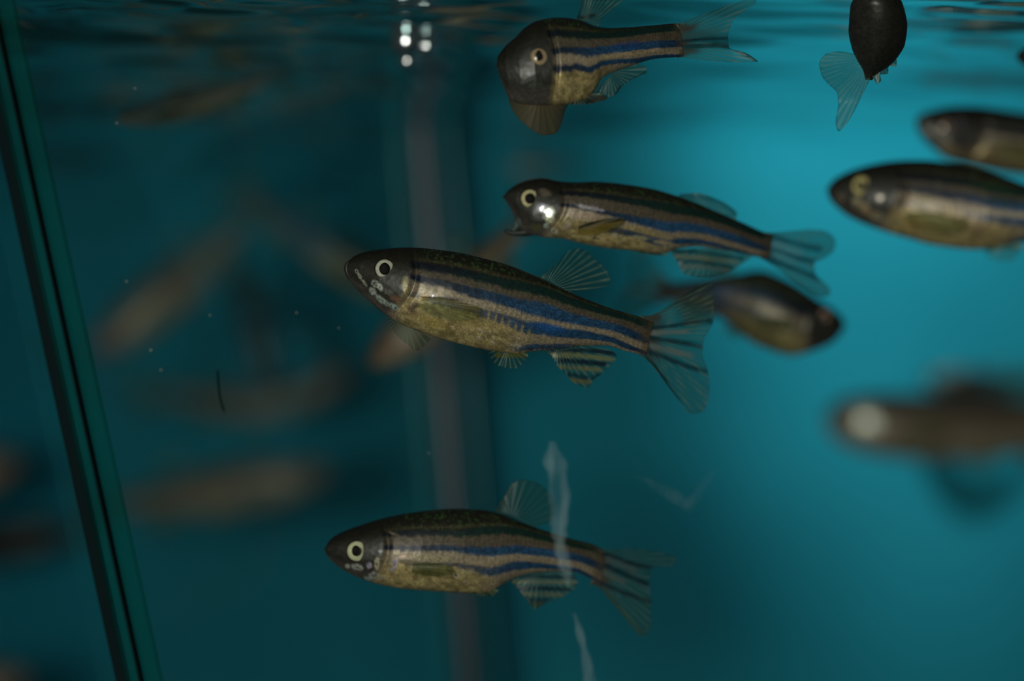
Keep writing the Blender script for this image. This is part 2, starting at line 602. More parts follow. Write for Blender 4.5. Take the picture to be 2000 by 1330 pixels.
def stripes(t, s, sd, blue=1.0, bands=BANDS1, gill=.19):
    """skin colour of a zebrafish: t from snout to tail base, s from back (0) to belly (1)"""
    n1 = vnoise(t * 60, s * 26, sd)
    n2 = vnoise(t * 160, s * 60, sd + 1)
    n3 = vnoise(t * 9, s * 5, sd + 2)
    j = s + (n1 - 0.5) * 0.035 + (n3 - .5) * .02
    ex = lambda m, c: m[..., None] * c
    # ground colour from back to belly
    g = np.zeros(t.shape + (3,))
    c1 = np.interp(t, bands[0][0], bands[0][1])
    c2 = np.interp(t, bands[1][0], bands[1][1])
    u0 = sst(c1 - .02, c1 + .06, j)
    g += ex(1 - u0, C_BACK)
    g += ex(u0 * (1 - sst(c2 - .03, c2 + .03, j)), C_TAN)
    g += ex(u0 * sst(c2 - .03, c2 + .03, j), C_GOLD)
    ln = np.exp(-((s - c1 + .075) / .018) ** 2) * sst(.16, .3, t)
    g = g * (1 - .75 * ln[..., None]) + C_TAN_U * 1.1 * .75 * ln[..., None]
    sc = np.sin(t * 2 * np.pi * 62 + s * 7) * .5 + .5       # rows of scales
    g *= (0.62 + 0.5 * n2 + 0.26 * sc * sst(.3, .5, t))[..., None]
    # belly
    bm = sst(.60, .70, j) * sst(.17, .24, t) * (1 - sst(.52, .66, t))
    bc = C_BELLY * (0.6 + 1.0 * n1 * (0.6 + n2))[..., None]
    g = g * (1 - bm[..., None]) + bc * bm[..., None]
    # dark stripes
    tail = sst(.3, .75, t)
    # green scales along the back
    gg = sst(.62, .85, n2) * (1 - sst(.26, .36, j)) * sst(.2, .3, t)
    g = g * (1 - .5 * gg[..., None]) + lin(52, 86, 40) * .5 * gg[..., None]
    for ts, cs, ws, st, kind in bands:
        c = np.interp(t, ts, cs) + (n3 - .5) * .012
        ww = np.interp(t, ts, ws) * (0.85 + .3 * n3)
        m = 1 - sst(ww * .72, ww * 1.28, np.abs(s + (n1 - .5) * .022 + (n2 - .5) * .012 - c))
        m = m * np.interp(t, ts, st)
        if kind == 0:
            cc = C_BLUE_D * .7 + (C_GREEN - C_BLUE_D * .7) * (sst(.25, .6, t) * (.5 + .9 * n2))[..., None]
        else:
            mixb = (0.06 + 0.94 * sst(.30, .66, t) * (1 - .6 * sst(.85, 1., t))) * (0.25 + 1.3 * n2) * blue
            cc = C_BLUE_D + (C_BLUE - C_BLUE_D) * np.clip(mixb, 0, 1.9)[..., None]
        g = g * (1 - m[..., None]) + cc * m[..., None]
    # head
    hb = gill + .03 * np.cos((s - .45) * 4)
    hm = 1 - sst(hb - .02, hb + .015, t)
    hc = C_BACK * .8 + (C_HEAD - C_BACK * .8) * sst(.1, .5, s)[..., None]
    hc = hc + (lin(96, 88, 80) - hc) * (sst(.72, 1.0, s) * .55)[..., None]
    hc = hc * (0.75 + .5 * n1)[..., None]
    g = g * (1 - hm[..., None]) + hc * hm[..., None]
    return g


def make_body(fr, upper, lower, wr, sd, nt, nth, blobs, blue, parent, extra=None, name='body', plain=None, bands=BANDS1, gill=.19):
    tu, hu = curve(fr, upper)
    tl, hl = curve(fr, lower)
    tt = np.linspace(0, 1, nt) ** 1.7
    tt[0] = 0.0006
    Hu, Hl = pchip(tu, hu, tt), pchip(tl, hl, tt)
    k0 = np.sqrt(np.clip(tt / .012, 0, 1))
    mid, half = (Hu + Hl) / 2, (Hu - Hl) / 2 * np.where(tt < .012, k0, 1)
    Hmax = half.max()
    wid = np.interp(tt, *WPROF) * Hmax * wr
    wid = np.minimum(wid, half * 1.25)
    endk = np.clip((1 - tt) / .12, 0, 1)
    wid = wid * (0.22 + 0.78 * endk)
    th = np.linspace(0, 2 * np.pi, nth, endpoint=False)
    ct, st = np.cos(th), np.sin(th)
    T2 = np.repeat(tt[:, None], nth, 1)
    h2 = mid[:, None] + half[:, None] * ct[None]
    P = fr.px(T2, h2)
    yy = fr.yc(tt)[:, None]
    loc = fr.local(P[..., 0], P[..., 1], np.repeat(yy, nth, 1))
    lat = (np.sign(st) * np.abs(st) ** 0.85)[None] * wid[:, None] * fr.L * fr.d / FPX
    hb = gill + .03 * np.cos((((1 - ct) / 2)[None] - .45) * 4)
    if plain is None:                            # groove behind the gill cover
        lat = lat * (1 - .13 * np.exp(-((T2 - hb - .012) / .010) ** 2))
    loc[..., 1] -= lat                           # positive theta side faces the viewer
    s2 = np.repeat(((1 - ct) / 2)[None], nt, 0)
    if plain is None:
        col = stripes(T2, s2, sd, blue, bands, gill)
    else:
        n1 = vnoise(T2 * 40, s2 * 20, sd)
        n3 = vnoise(T2 * 8, s2 * 6, sd + 5)
        top, bot = plain
        col = top + (bot - top) * sst(.25, .75, s2 + (n3 - .5) * .2)[..., None]
        col = col * (0.7 + .6 * n1)[..., None]
    shine = 0.25 + 0.5 * sst(.3, .7, s2)
    for (bx, by, rx, ry, an, bc, stn) in blobs:
        ca, sa = math.cos(math.radians(an)), math.sin(math.radians(an))
        dx, dy = P[..., 0] - bx, P[..., 1] - by
        kk = 1.05 if sum(bc) > 1.2 else 1.0
        u, v = (dx * ca + dy * sa) / rx / kk, (-dx * sa + dy * ca) / ry / kk
        nn = .5 * vnoise(P[..., 0] / 6, P[..., 1] / 6, sd + 9) + .5 * vnoise(P[..., 0] / 2.4, P[..., 1] / 2.4, sd + 8)
        m = np.clip((1.15 - (u * u + v * v) + (nn - .5) * 1.3) * 0.95, 0, 1) * stn
        bc = np.array(bc) * 0.62
        silver = bc.sum() > .6
        bc = bc * min(1.0, .42 / bc.max())        # no skin is paler than dull silver
        col = col * (1 - m[..., None]) + bc * m[..., None]
        if silver:
            shine = np.maximum(shine, m)
    verts = loc.reshape(-1, 3)
    idx = np.arange(nt * nth).reshape(nt, nth)
    a, b = idx[:-1], idx[1:]
    faces = np.stack([a, b, np.roll(b, -1, 1), np.roll(a, -1, 1)], -1).reshape(-1, 4).tolist()
    faces.append(tuple(int(i) for i in idx[0]))
    faces.append(tuple(int(i) for i in idx[-1])[::-1])
    ek = sst(.955, .99, T2 + (vnoise(T2 * 50, s2 * 22, sd + 3) - .5) * .03)
    if plain is None:
        col = col * (1 - .6 * ek[..., None]) + lin(66, 60, 48) * .6 * ek[..., None]
    cols, shs = col.reshape(-1, 3), shine.reshape(-1)
    if extra:                                    # jaw: a tapering tube joined to the same mesh
        for pts, rad, c in extra:
            base = len(verts)
            pp = resample(pts, 14)
            rr = np.interp(np.linspace(0, 1, 14), np.linspace(0, 1, len(rad)), rad)
            dv = np.gradient(pp, axis=0)
            dv /= np.hypot(*dv.T)[:, None]
            nrm = np.c_[-dv[:, 1], dv[:, 0]]
            th2 = np.linspace(0, 2 * np.pi, 16, endpoint=False)
            q = pp[:, None] + nrm[:, None] * (rr[:, None] * np.cos(th2)[None])[..., None]
            l2 = fr.local(q[..., 0], q[..., 1], np.full(q.shape[:2], float(fr.yc(np.array(.03)))))
            l2[..., 1] -= rr[:, None] * np.sin(th2)[None] * fr.d / FPX * 1.4
            verts = np.r_[verts, l2.reshape(-1, 3)]
            i2 = base + np.arange(14 * 16).reshape(14, 16)
            a, b = i2[:-1], i2[1:]
            faces += np.stack([a, b, np.roll(b, -1, 1), np.roll(a, -1, 1)], -1).reshape(-1, 4).tolist()
            faces += [tuple(int(i) for i in i2[0]), tuple(int(i) for i in i2[-1])[::-1]]
            cols = np.r_[cols, np.repeat(np.array(c)[None], 14 * 16, 0)]
            shs = np.r_[shs, np.full(14 * 16, .3)]
    o = mesh_obj(name, verts, faces, M_FISH, parent, True, {'Col': ('FLOAT_COLOR', cols), 'shine': ('FLOAT', shs)})
    wfun = lambda t: float(np.interp(t, tt, wid)) * fr.L * fr.d / FPX
    hfun = lambda t: (float(np.interp(t, tt, mid)), float(np.interp(t, tt, half)))
    return o, wfun, hfun


def make_fin(name, fr, base, outline, parent, yoff=0.0, splay=0.0, col=None, ray=None, alpha=.27, ralpha=.66, nray=14,
             strokes=(), n=96, m=16, wave=0.00025, sd=0, fade=0.0, root_col=None, root_len=.36):
    """fin membrane: rays run from the base line to the traced outline"""
    col = lin(22, 50, 42) if col is None else col
    ray = lin(112, 132, 114) if ray is None else ray
    B, O = resample(base, n, False), resample(outline, n)
    j = np.linspace(0, 1, m) ** 0.9
    P = B[:, None] * (1 - j)[None, :, None] + O[:, None] * j[None, :, None]
    bc, oc = B.mean(0), O.mean(0)
    fo = bc + (bc - oc) * 0.45
    ang = np.unwrap(np.arctan2(P[..., 1] - fo[1], P[..., 0] - fo[0]), axis=0)
    a0, a1 = ang[:, -1].min(), ang[:, -1].max()
    ph = (ang - a0) / (a1 - a0 + 1e-6)
    rp = np.cos(2 * np.pi * nray * ph) * .5 + .5
    rm = rp ** 3
    nz = vnoise(P[..., 0] / 9, P[..., 1] / 9, 70 + sd)
    t, _ = fr.th(P.reshape(-1, 2))
    t = t.reshape(P.shape[:2])
    y = fr.yc(np.clip(t, 0, 1.25)) + yoff + splay * j[None] + wave * np.sin(ph * 9 + sd) * j[None] * 2
    y = y - 0.00006 * rm
    loc = fr.local(P[..., 0], P[..., 1], y)
    C = col + (ray - col) * rm[..., None] * (.5 + .5 * nz[..., None])
    A = alpha + (ralpha - alpha) * rm * (.45 + .75 * nz)
    A = A * (1 - fade * j[None])
    if root_col is not None:                     # fleshy root of the fin
        rk = (1 - sst(root_len * .4, root_len, np.repeat(j[None], n, 0) + (nz - .5) * .1))
        C = C * (1 - rk[..., None]) + np.array(root_col) * rk[..., None]
        A = A * (1 - rk) + .93 * rk
    eg = sst(.93, 1, np.repeat(j[None], n, 0))
    A = np.maximum(A, eg * (alpha + .16) * (1 - fade))
    for pts, w, c, st in strokes:
        dd = seg_dist(P[..., 0], P[..., 1], pts)
        k = (1 - sst(w * .5, w * 1.3, dd)) * (.7 + .5 * nz)
        k = np.clip(k, 0, 1)
        C = C * (1 - k[..., None]) + np.array(c) * k[..., None]
        A = A * (1 - k) + st * k
    A = np.clip(A, 0, .97)
    th = 0.00005
    off = np.zeros_like(loc)
    off[..., 1] = th * (1.6 - j[None])
    V = np.r_[(loc - off).reshape(-1, 3), (loc + off).reshape(-1, 3)]
    i = np.arange(n * m).reshape(n, m)
    f = np.stack([i[:-1, :-1], i[1:, :-1], i[1:, 1:], i[:-1, 1:]], -1).reshape(-1, 4)
    N = n * m
    faces = f.tolist() + (f[:, ::-1] + N).tolist()
    ring = np.r_[i[:, 0], i[-1, 1:], i[-2::-1, -1], i[0, -2:0:-1]]
    r2 = np.roll(ring, -1)
    faces += np.c_[ring, ring + N, r2 + N, r2].tolist()
    # both skins are crossed: halve the covering of each
    A2 = 1 - np.sqrt(1 - A.reshape(-1))
    return mesh_obj(name, V, faces, M_FIN, parent, True,
                    {'Col': ('FLOAT_COLOR', np.r_[C.reshape(-1, 3), C.reshape(-1, 3)]), 'alpha': ('FLOAT', np.r_[A2, A2])})


def dome(fr, cx, cy, y0, rx, ry, bulge, side, nr, na, colf):
    vs, fs, cs = [], [], []
    k = fr.d / FPX
    for i in range(nr + 1):
        r = i / nr
        for a in range(na):
            q = 2 * math.pi * a / na
            p = fr.local(np.array(cx + rx * r * math.cos(q)), np.array(cy + ry * r * math.sin(q)), np.array(fr.yc(fr.th((cx, cy))[0])))
            p[1] += side * (y0 + bulge * k * math.sqrt(max(0, 1 - r * r * .97)))
            vs.append(p)
            cs.append(colf(r, q))
    for i in range(nr):
        for a in range(na):
            a2 = (a + 1) % na
            fs.append((i * na + a, i * na + a2, (i + 1) * na + a2, (i + 1) * na + a))
    fs.append(tuple(range(nr * na, (nr + 1) * na)))
    return vs, fs, np.array(cs)


def make_eyes(fr, ex, ey, r, wfun, hfun, parent, iris, pup=.42, pr=(1, 1.15), poff=(0, 0), lo=False):
    t, h = fr.th((ex, ey))
    mid, half = hfun(t)
    lat = wfun(t) * max(0.2, 1 - ((h - mid) / (half + 1e-9)) ** 2) ** .42
    nr, na = (5, 16) if lo else (12, 40)

    def cf(rr, q):
        if rr > .9:
            return np.array(lin(40, 38, 30))
        if rr < pup + .05:
            return np.array(lin(30, 26, 18))
        return np.minimum(iris * 1.1, .6)
    for side in (-1, 1):
        y0 = lat - r * .22 * fr.d / FPX
        vs, fs, cs = dome(fr, ex, ey, y0, r, r, r * .42, side, nr, na, cf)
        if side > 0:
            fs = [f[::-1] for f in fs]
        e = mesh_obj('eye', vs, fs, M_EYE, parent, True, {'Col': ('FLOAT_COLOR', cs)})
        vs, fs, cs = dome(fr, ex + poff[0], ey + poff[1], y0 + r * .36 * fr.d / FPX, r * pup * pr[0], r * pup * pr[1], r * .10, side, 5, na // 2, lambda a, b: np.zeros(3))
        if side > 0:
            fs = [f[::-1] for f in fs]
        mesh_obj('pupil', vs, fs, M_PUPIL, e, True)


def fish_root(fr, name='zebrafish'):
    o = empty(name, fr.org)
    o.rotation_euler = fr.rot.to_euler()
    return o


SILVER = lin(226, 232, 216)
SILV_V = lin(206, 196, 214)
GOLDB = lin(206, 184, 120)
ORANGE = lin(170, 112, 60)
DKBLUE = lin(10, 24, 38)
YELLOW = lin(130, 118, 48)

# ---- the sharp fish in the middle
F1 = dict(
    S=(673, 521), T=(1270, 662),
    up=[(673, 520), (676, 511), (683, 508), (691, 501), (707, 494), (730, 489), (766, 484.5), (808, 483.5), (850, 487), (914, 497), (977, 513), (1047, 539), (1110, 569), (1196, 603), (1250, 619), (1274, 629)],
    lo=[(673, 522), (676, 530), (682, 545), (695, 562), (718, 585), (741, 606), (766, 623), (792, 637), (830, 651), (872, 665), (914, 676), (956, 685), (987, 690), (1012, 693), (1031, 688), (1075, 684), (1153, 675), (1196, 677), (1224, 686), (1256, 693), (1264, 695)],
    tail=dict(base=[(1268, 620), (1272, 640), (1268, 668), (1262, 696)],
              out=[(1268, 618), (1305, 606), (1332, 585), (1359, 566), (1378, 550), (1391, 552), (1395, 582), (1393, 628), (1384, 648), (1375, 662), (1372, 690), (1382, 722), (1386, 758), (1383, 786), (1368, 806), (1351, 808), (1326, 782), (1299, 741), (1278, 712), (1262, 697)],
              strokes=[([(1268, 640), (1310, 637), (1350, 630), (1393, 627)], 4, DKBLUE, .85), ([(1272, 661), (1320, 667), (1374, 678)], 5, DKBLUE, .92),
                       ([(1266, 688), (1300, 698), (1340, 715), (1382, 726)], 5, DKBLUE, .85), ([(1275, 650), (1340, 648)], 5, lin(130, 112, 92), .6),
                       ([(1275, 676), (1320, 688), (1350, 694)], 6, lin(120, 106, 88), .6),
                       ([(1262, 697), (1278, 712), (1299, 741), (1326, 782)], 3, lin(16, 40, 36), .8)], nray=17),
    dorsal=dict(base=[(1053, 542), (1082, 556), (1112, 572)],
                out=[(1053, 541), (1083, 519), (1107, 493), (1123, 485), (1140, 487), (1159, 503), (1180, 522), (1192, 544), (1188, 557), (1164, 563), (1114, 572)], strokes=[], nray=11),
    anal=dict(base=[(1058, 682), (1110, 678), (1158, 675)],
              out=[(1060, 686), (1075, 693), (1088, 714), (1107, 733), (1123, 750), (1148, 758), (1159, 744), (1180, 725), (1205, 696), (1196, 686), (1158, 677)],
              strokes=[([(1070, 694), (1130, 694), (1196, 702)], 5, lin(120, 118, 70), .75), ([(1090, 716), (1120, 718), (1170, 722)], 5, lin(112, 110, 66), .75),
                       ([(1112, 742), (1150, 746)], 5, lin(106, 98, 50), .75), ([(1080, 685), (1150, 684), (1204, 691)], 4.5, DKBLUE, .92),
                       ([(1092, 704), (1130, 706), (1180, 711)], 5.5, DKBLUE, .9), ([(1112, 731), (1146, 738)], 5, DKBLUE, .8), ([(1156, 738), (1172, 732)], 4, DKBLUE, .8)], nray=11),
    pelvic=dict(base=[(956, 684), (1030, 687)], out=[(954, 690), (962, 706), (985, 718), (1006, 720), (1024, 706), (1032, 694)],
                strokes=[([(970, 694), (1028, 694)], 5, lin(84, 84, 22), .85)], nray=6),
    pect=dict(base=[(822, 580), (818, 596)], out=[(822, 579), (860, 580), (900, 590), (940, 606), (932, 622), (890, 626), (848, 618), (818, 600)],
              strokes=[([(822, 582), (870, 585), (930, 602)], 4, lin(110, 92, 36), .6)], nray=9),
    pect2=dict(base=[(772, 618), (812, 640)], out=[(756, 622), (764, 640), (778, 658), (798, 674), (814, 685), (828, 676), (842, 662)], strokes=[], nray=8),
    eye=(753, 526, 20.5))


def xf(part, f0, f1, hs):
    """carry a part traced on the middle fish over to another fish's own axis"""
    def go(p):
        t, h = f0.th(np.array(p))
        return [tuple(q) for q in f1.px(t, h * hs)]
    r = dict(part)
    r['base'], r['out'] = go(part['base']), go(part['out'])
    k = f1.L / f0.L
    r['strokes'] = [(go(a), b * k, c, d) for a, b, c, d in part['strokes']]
    return r


def build_fish(spec, d, ybend, sd, label, wr=.62, blue=1.0, blobs=(), iris=lin(178, 170, 138), lo=False, extra=None,
               group=None, fin_kw=None, plain=None, pup=.42, poff=(0, 0), pr=(1, 1.15), eyes=True, bands=BANDS1, gill=.19):
    fr = Frame(spec['S'], spec['T'], d, ybend)
    root = fish_root(fr)
    tag(root, label, 'fish', group)
    nt, nth = (56, 24) if lo else (330, 132)
    body, wf_, hf_ = make_body(fr, spec['up'], spec['lo'], wr, sd, nt, nth, blobs, blue, root, extra, plain=plain, bands=bands, gill=gill)
    fk = dict(n=34, m=7) if lo else {}
    fk.update(fin_kw or {})
    for key, nm in (('tail', 'tail_fin'), ('dorsal', 'dorsal_fin'), ('anal', 'anal_fin'), ('pelvic', 'pelvic_fin'), ('pect', 'pectoral_fin'), ('pect2', 'pectoral_fin')):
        if key not in spec:
            continue
        f = dict(spec[key])
        kw = dict(fk)
        kw.update(f.get('kw', {}))
        if key == 'tail' and plain is None:
            f['base'] = [tuple(np.array(p) - fr.ax * fr.L * .028) for p in f['base']]
        tb, hb_ = fr.th(np.mean(np.array(f['base']), 0))
        if spec.get('attach', lo) and key in ('anal', 'pelvic', 'dorsal'):       # seat the fin on this fish's own outline
            mid_, half_ = hf_(tb)
            dh = (mid_ + half_ - .008 if key == 'dorsal' else mid_ - half_ + .008) - hb_
            mv = lambda pts: [tuple(np.array(p) + fr.up * dh * fr.L) for p in pts]
            f['base'], f['out'] = mv(f['base']), mv(f['out'])
            f['strokes'] = [(mv(a_), b_, c_, d_) for a_, b_, c_, d_ in f['strokes']]
        yo, sp = 0.0, 0.0
        if key == 'pect':
            yo, sp = -wf_(tb) * .93, -0.0012
            kw.setdefault('col', lin(120, 100, 46)); kw.setdefault('ray', lin(70, 62, 26)); kw.setdefault('alpha', .22); kw.setdefault('ralpha', .5)
        if key == 'pect2':
            yo, sp = -wf_(tb) * .2, .0016
        if key == 'pelvic':
            yo, sp = -wf_(tb) * .25, -.0006
        if key == 'tail' and plain is None:
            kw.setdefault('root_col', lin(66, 60, 48))
        make_fin(nm, fr, f['base'], f['out'], root, yo, sp, nray=int(f.get('nray', 12) * (1.0 if lo else 1.5)), strokes=f['strokes'], sd=sd + len(key), **kw)
    if eyes:
        ex, ey, er = spec['eye']
        make_eyes(fr, ex, ey, er, wf_, hf_, root, iris, lo=lo, pup=pup, poff=poff, pr=pr)
    return root, fr


blobs1 = [(735, 556, 9, 6, 40, SILVER, .95), (744, 562, 8, 5, 60, SILVER, .9), (760, 572, 14, 6, 30, lin(120, 120, 110), .7),
          (730, 570, 6, 9, -40, SILVER, .9), (745, 586, 16, 5.5, 38, lin(200, 214, 200), .9), (768, 598, 14, 4.5, 28, lin(198, 220, 208), .9),
          (792, 552, 6, 14, 12, lin(150, 142, 96), .8), (796, 568, 6, 12, 5, lin(168, 152, 96), .85), (776, 584, 16, 7, 20, lin(150, 112, 84), .6),
          (698, 531, 3.5, 6, -25, lin(190, 188, 170), .9), (704, 541, 3.5, 8, -30, lin(190, 188, 170), .9), (713, 553, 3.5, 9, -38, lin(180, 180, 160), .9), (684, 530, 5, 18, -18, lin(60, 60, 54), .6), (808, 600, 12, 14, 20, lin(70, 54, 52), .75), (800, 614, 18, 4, 8, lin(150, 120, 90), .7),
          (836, 560, 10, 5, 20, lin(130, 120, 108), .5), (846, 578, 4, 4, 0, SILV_V, .95), (830, 582, 9, 6, 0, lin(186, 150, 78), .85),
          (880, 584, 24, 5, 8, lin(54, 54, 78), .7), (850, 632, 34, 12, 22, lin(184, 164, 92), .75), (910, 622, 42, 18, 16, lin(150, 134, 74), .6),
          
          (1070, 640, 36, 9, 9, lin(40, 98, 178), .6)]
for k in range(26):                               # glints painted as scattered pale scales on the lower belly
    bx, by = (rng.normal(944, 13), rng.normal(655, 7)) if k < 17 else (rng.normal(1010, 9), rng.normal(673, 6))
    blobs1.append((bx, by, rng.uniform(1.6, 3.2), rng.uniform(1.4, 2.6), rng.uniform(0, 90), lin(228, 222, 204), .75))
for k in range(7):                                # pale bars across the rear belly
    blobs1.append((954 + k * 13, 622 + k * 5, 3.2, 17 - k, 14 - 2, lin(176, 158, 110), .75))
    blobs1.append((903 + k * 13, 652 + k * 3, 3, 11, 24, lin(150, 136, 96), .45))
build_fish(F1, 0.346, (0.004, 0.010), 21, 'sharply focused zebrafish with folded-out dorsal fin and olive-gold belly, in mid tank', blobs=blobs1, iris=lin(186, 184, 164), pup=.50, pr=(1, 1.18),
           extra=[([(692, 508), (682, 512), (677, 521), (679, 534), (687, 549)], [3, 4.5, 5.5, 5, 3], lin(44, 43, 38))])
FR1 = Frame(F1['S'], F1['T'], 0.346, (0, 0))


# ---- the fish with its mouth open, above it
F2 = dict(
    S=(981, 385), T=(1506, 482),
    up=[(981, 384), (997, 368), (1018, 356), (1042, 350), (1065, 349), (1091, 354), (1117, 356), (1170, 355), (1222, 360), (1266, 367), (1327, 384), (1394, 411), (1451, 435), (1489, 452), (1511, 459)],
    lo=[(981, 386), (986, 391), (995, 404), (1003, 420), (1012, 442), (1035, 458), (1065, 464), (1100, 466), (1135, 475), (1170, 482), (1222, 488), (1275, 495), (1303, 494), (1322, 486), (1375, 482), (1432, 491), (1470, 500), (1502, 505)],
    tail=dict(base=[(1506, 456), (1510, 472), (1506, 490), (1500, 508)],
              out=[(1506, 454), (1546, 451), (1584, 448), (1607, 450), (1626, 460), (1632, 474), (1628, 489), (1607, 506), (1590, 514), (1593, 536), (1603, 546), (1620, 563), (1622, 574), (1607, 580), (1565, 559), (1527, 532), (1502, 511)],
              strokes=[([(1505, 462), (1550, 476), (1600, 486)], 7, lin(14, 40, 48), .8), ([(1508, 488), (1550, 502), (1590, 512)], 6, lin(14, 34, 56), .85), ([(1500, 506), (1550, 524), (1600, 545)], 6, lin(14, 38, 60), .85),
                       ([(1510, 476), (1560, 492)], 8, lin(110, 96, 80), .6), ([(1512, 496), (1550, 512)], 7, lin(90, 92, 80), .6)], nray=15, kw=dict(alpha=.5, ralpha=.75)),
    dorsal=dict(base=[(1327, 384), (1390, 409), (1440, 431)], out=[(1327, 379), (1360, 377), (1403, 390), (1426, 403), (1440, 418), (1437, 428)], strokes=[([(1330, 380), (1403, 391), (1440, 420)], 5, lin(24, 40, 28), .7)], nray=8, kw=dict(alpha=.6, ralpha=.7)),
    anal=dict(base=[(1312, 488), (1390, 483), (1468, 498)], out=[(1312, 494), (1325, 515), (1336, 534), (1375, 541), (1424, 531), (1451, 514), (1470, 501)],
              strokes=[([(1318, 500), (1370, 504), (1440, 512)], 4.5, lin(110, 98, 44), .75), ([(1330, 520), (1380, 522), (1422, 528)], 4, lin(104, 84, 48), .7), ([(1316, 490), (1380, 494), (1450, 505)], 4, lin(12, 36, 38), .85),
                       ([(1322, 509), (1370, 512), (1430, 522)], 4, lin(12, 32, 40), .85)], nray=10, kw=dict(alpha=.6, ralpha=.75)),
    pelvic=dict(base=[(1240, 488), (1300, 492)], out=[(1240, 489), (1262, 496), (1286, 499), (1306, 497)], strokes=[], nray=5, kw=dict(alpha=.8, col=lin(44, 38, 22))),
    pect=dict(base=[(1130, 444), (1128, 456)], out=[(1130, 442), (1160, 432), (1195, 426), (1220, 428), (1208, 440), (1180, 452), (1150, 460), (1128, 458)], strokes=[([(1132, 444), (1165, 434), (1215, 427)], 5, lin(44, 40, 16), .9)], nray=7, kw=dict(alpha=.55, ralpha=.7, col=lin(138, 112, 34))),
    eye=(1035, 389, 19.5))
blobs2 = [(1064, 377, 14, 8, 20, lin(120, 108, 90), .7), (1057, 408, 10, 9, 0, lin(200, 200, 210), .9), (1071, 418, 12, 14, 0, SILVER, .95), (1075, 432, 10, 7, 0, lin(190, 186, 150), .8),
          (1048, 446, 14, 8, 10, lin(92, 96, 56), .8), (1082, 452, 7, 4, 15, SILVER, .95), (1066, 442, 5, 5, 0, lin(190, 210, 190), .9), (1013, 434, 7, 8, 0, lin(110, 130, 126), .8),
          (1108, 440, 14, 7, -45, lin(180, 166, 148), .75), (1138, 405, 14, 4, 12, lin(206, 200, 204), .85), (1160, 409, 12, 3.6, 10, lin(206, 198, 206), .85), (1172, 412, 7, 3, 8, SILV_V, .9), (1146, 424, 34, 7, 8, lin(168, 146, 122), .8),
          (1160, 465, 20, 5.5, 9, lin(230, 210, 150), .95), (1186, 468, 7, 6, 0, lin(200, 176, 126), .8), (1198, 461, 6, 5, 0, lin(210, 204, 170), .9), (1215, 464, 6, 4, 0, lin(214, 206, 160), .9), (1246, 466, 22, 4.5, 2, lin(204, 190, 140), .85),
          (1300, 476, 26, 5, 10, lin(226, 204, 150), .9)]
build_fish(F2, 0.357, (0.006, 0.012), 33, 'zebrafish with gaping mouth and bright blue and gold stripes, above the sharply focused fish', blobs=blobs2, iris=lin(196, 184, 140), blue=1.15, bands=BANDS2,
           extra=[([(1046, 448), (1020, 454), (1000, 455), (985, 450)], [12, 9, 6, 3.5], lin(40, 42, 38)), ([(1030, 420), (1014, 432), (1006, 446), (1000, 452)], [12, 10, 7, 3], lin(70, 84, 82))], pup=.50, pr=(1, 1.05))

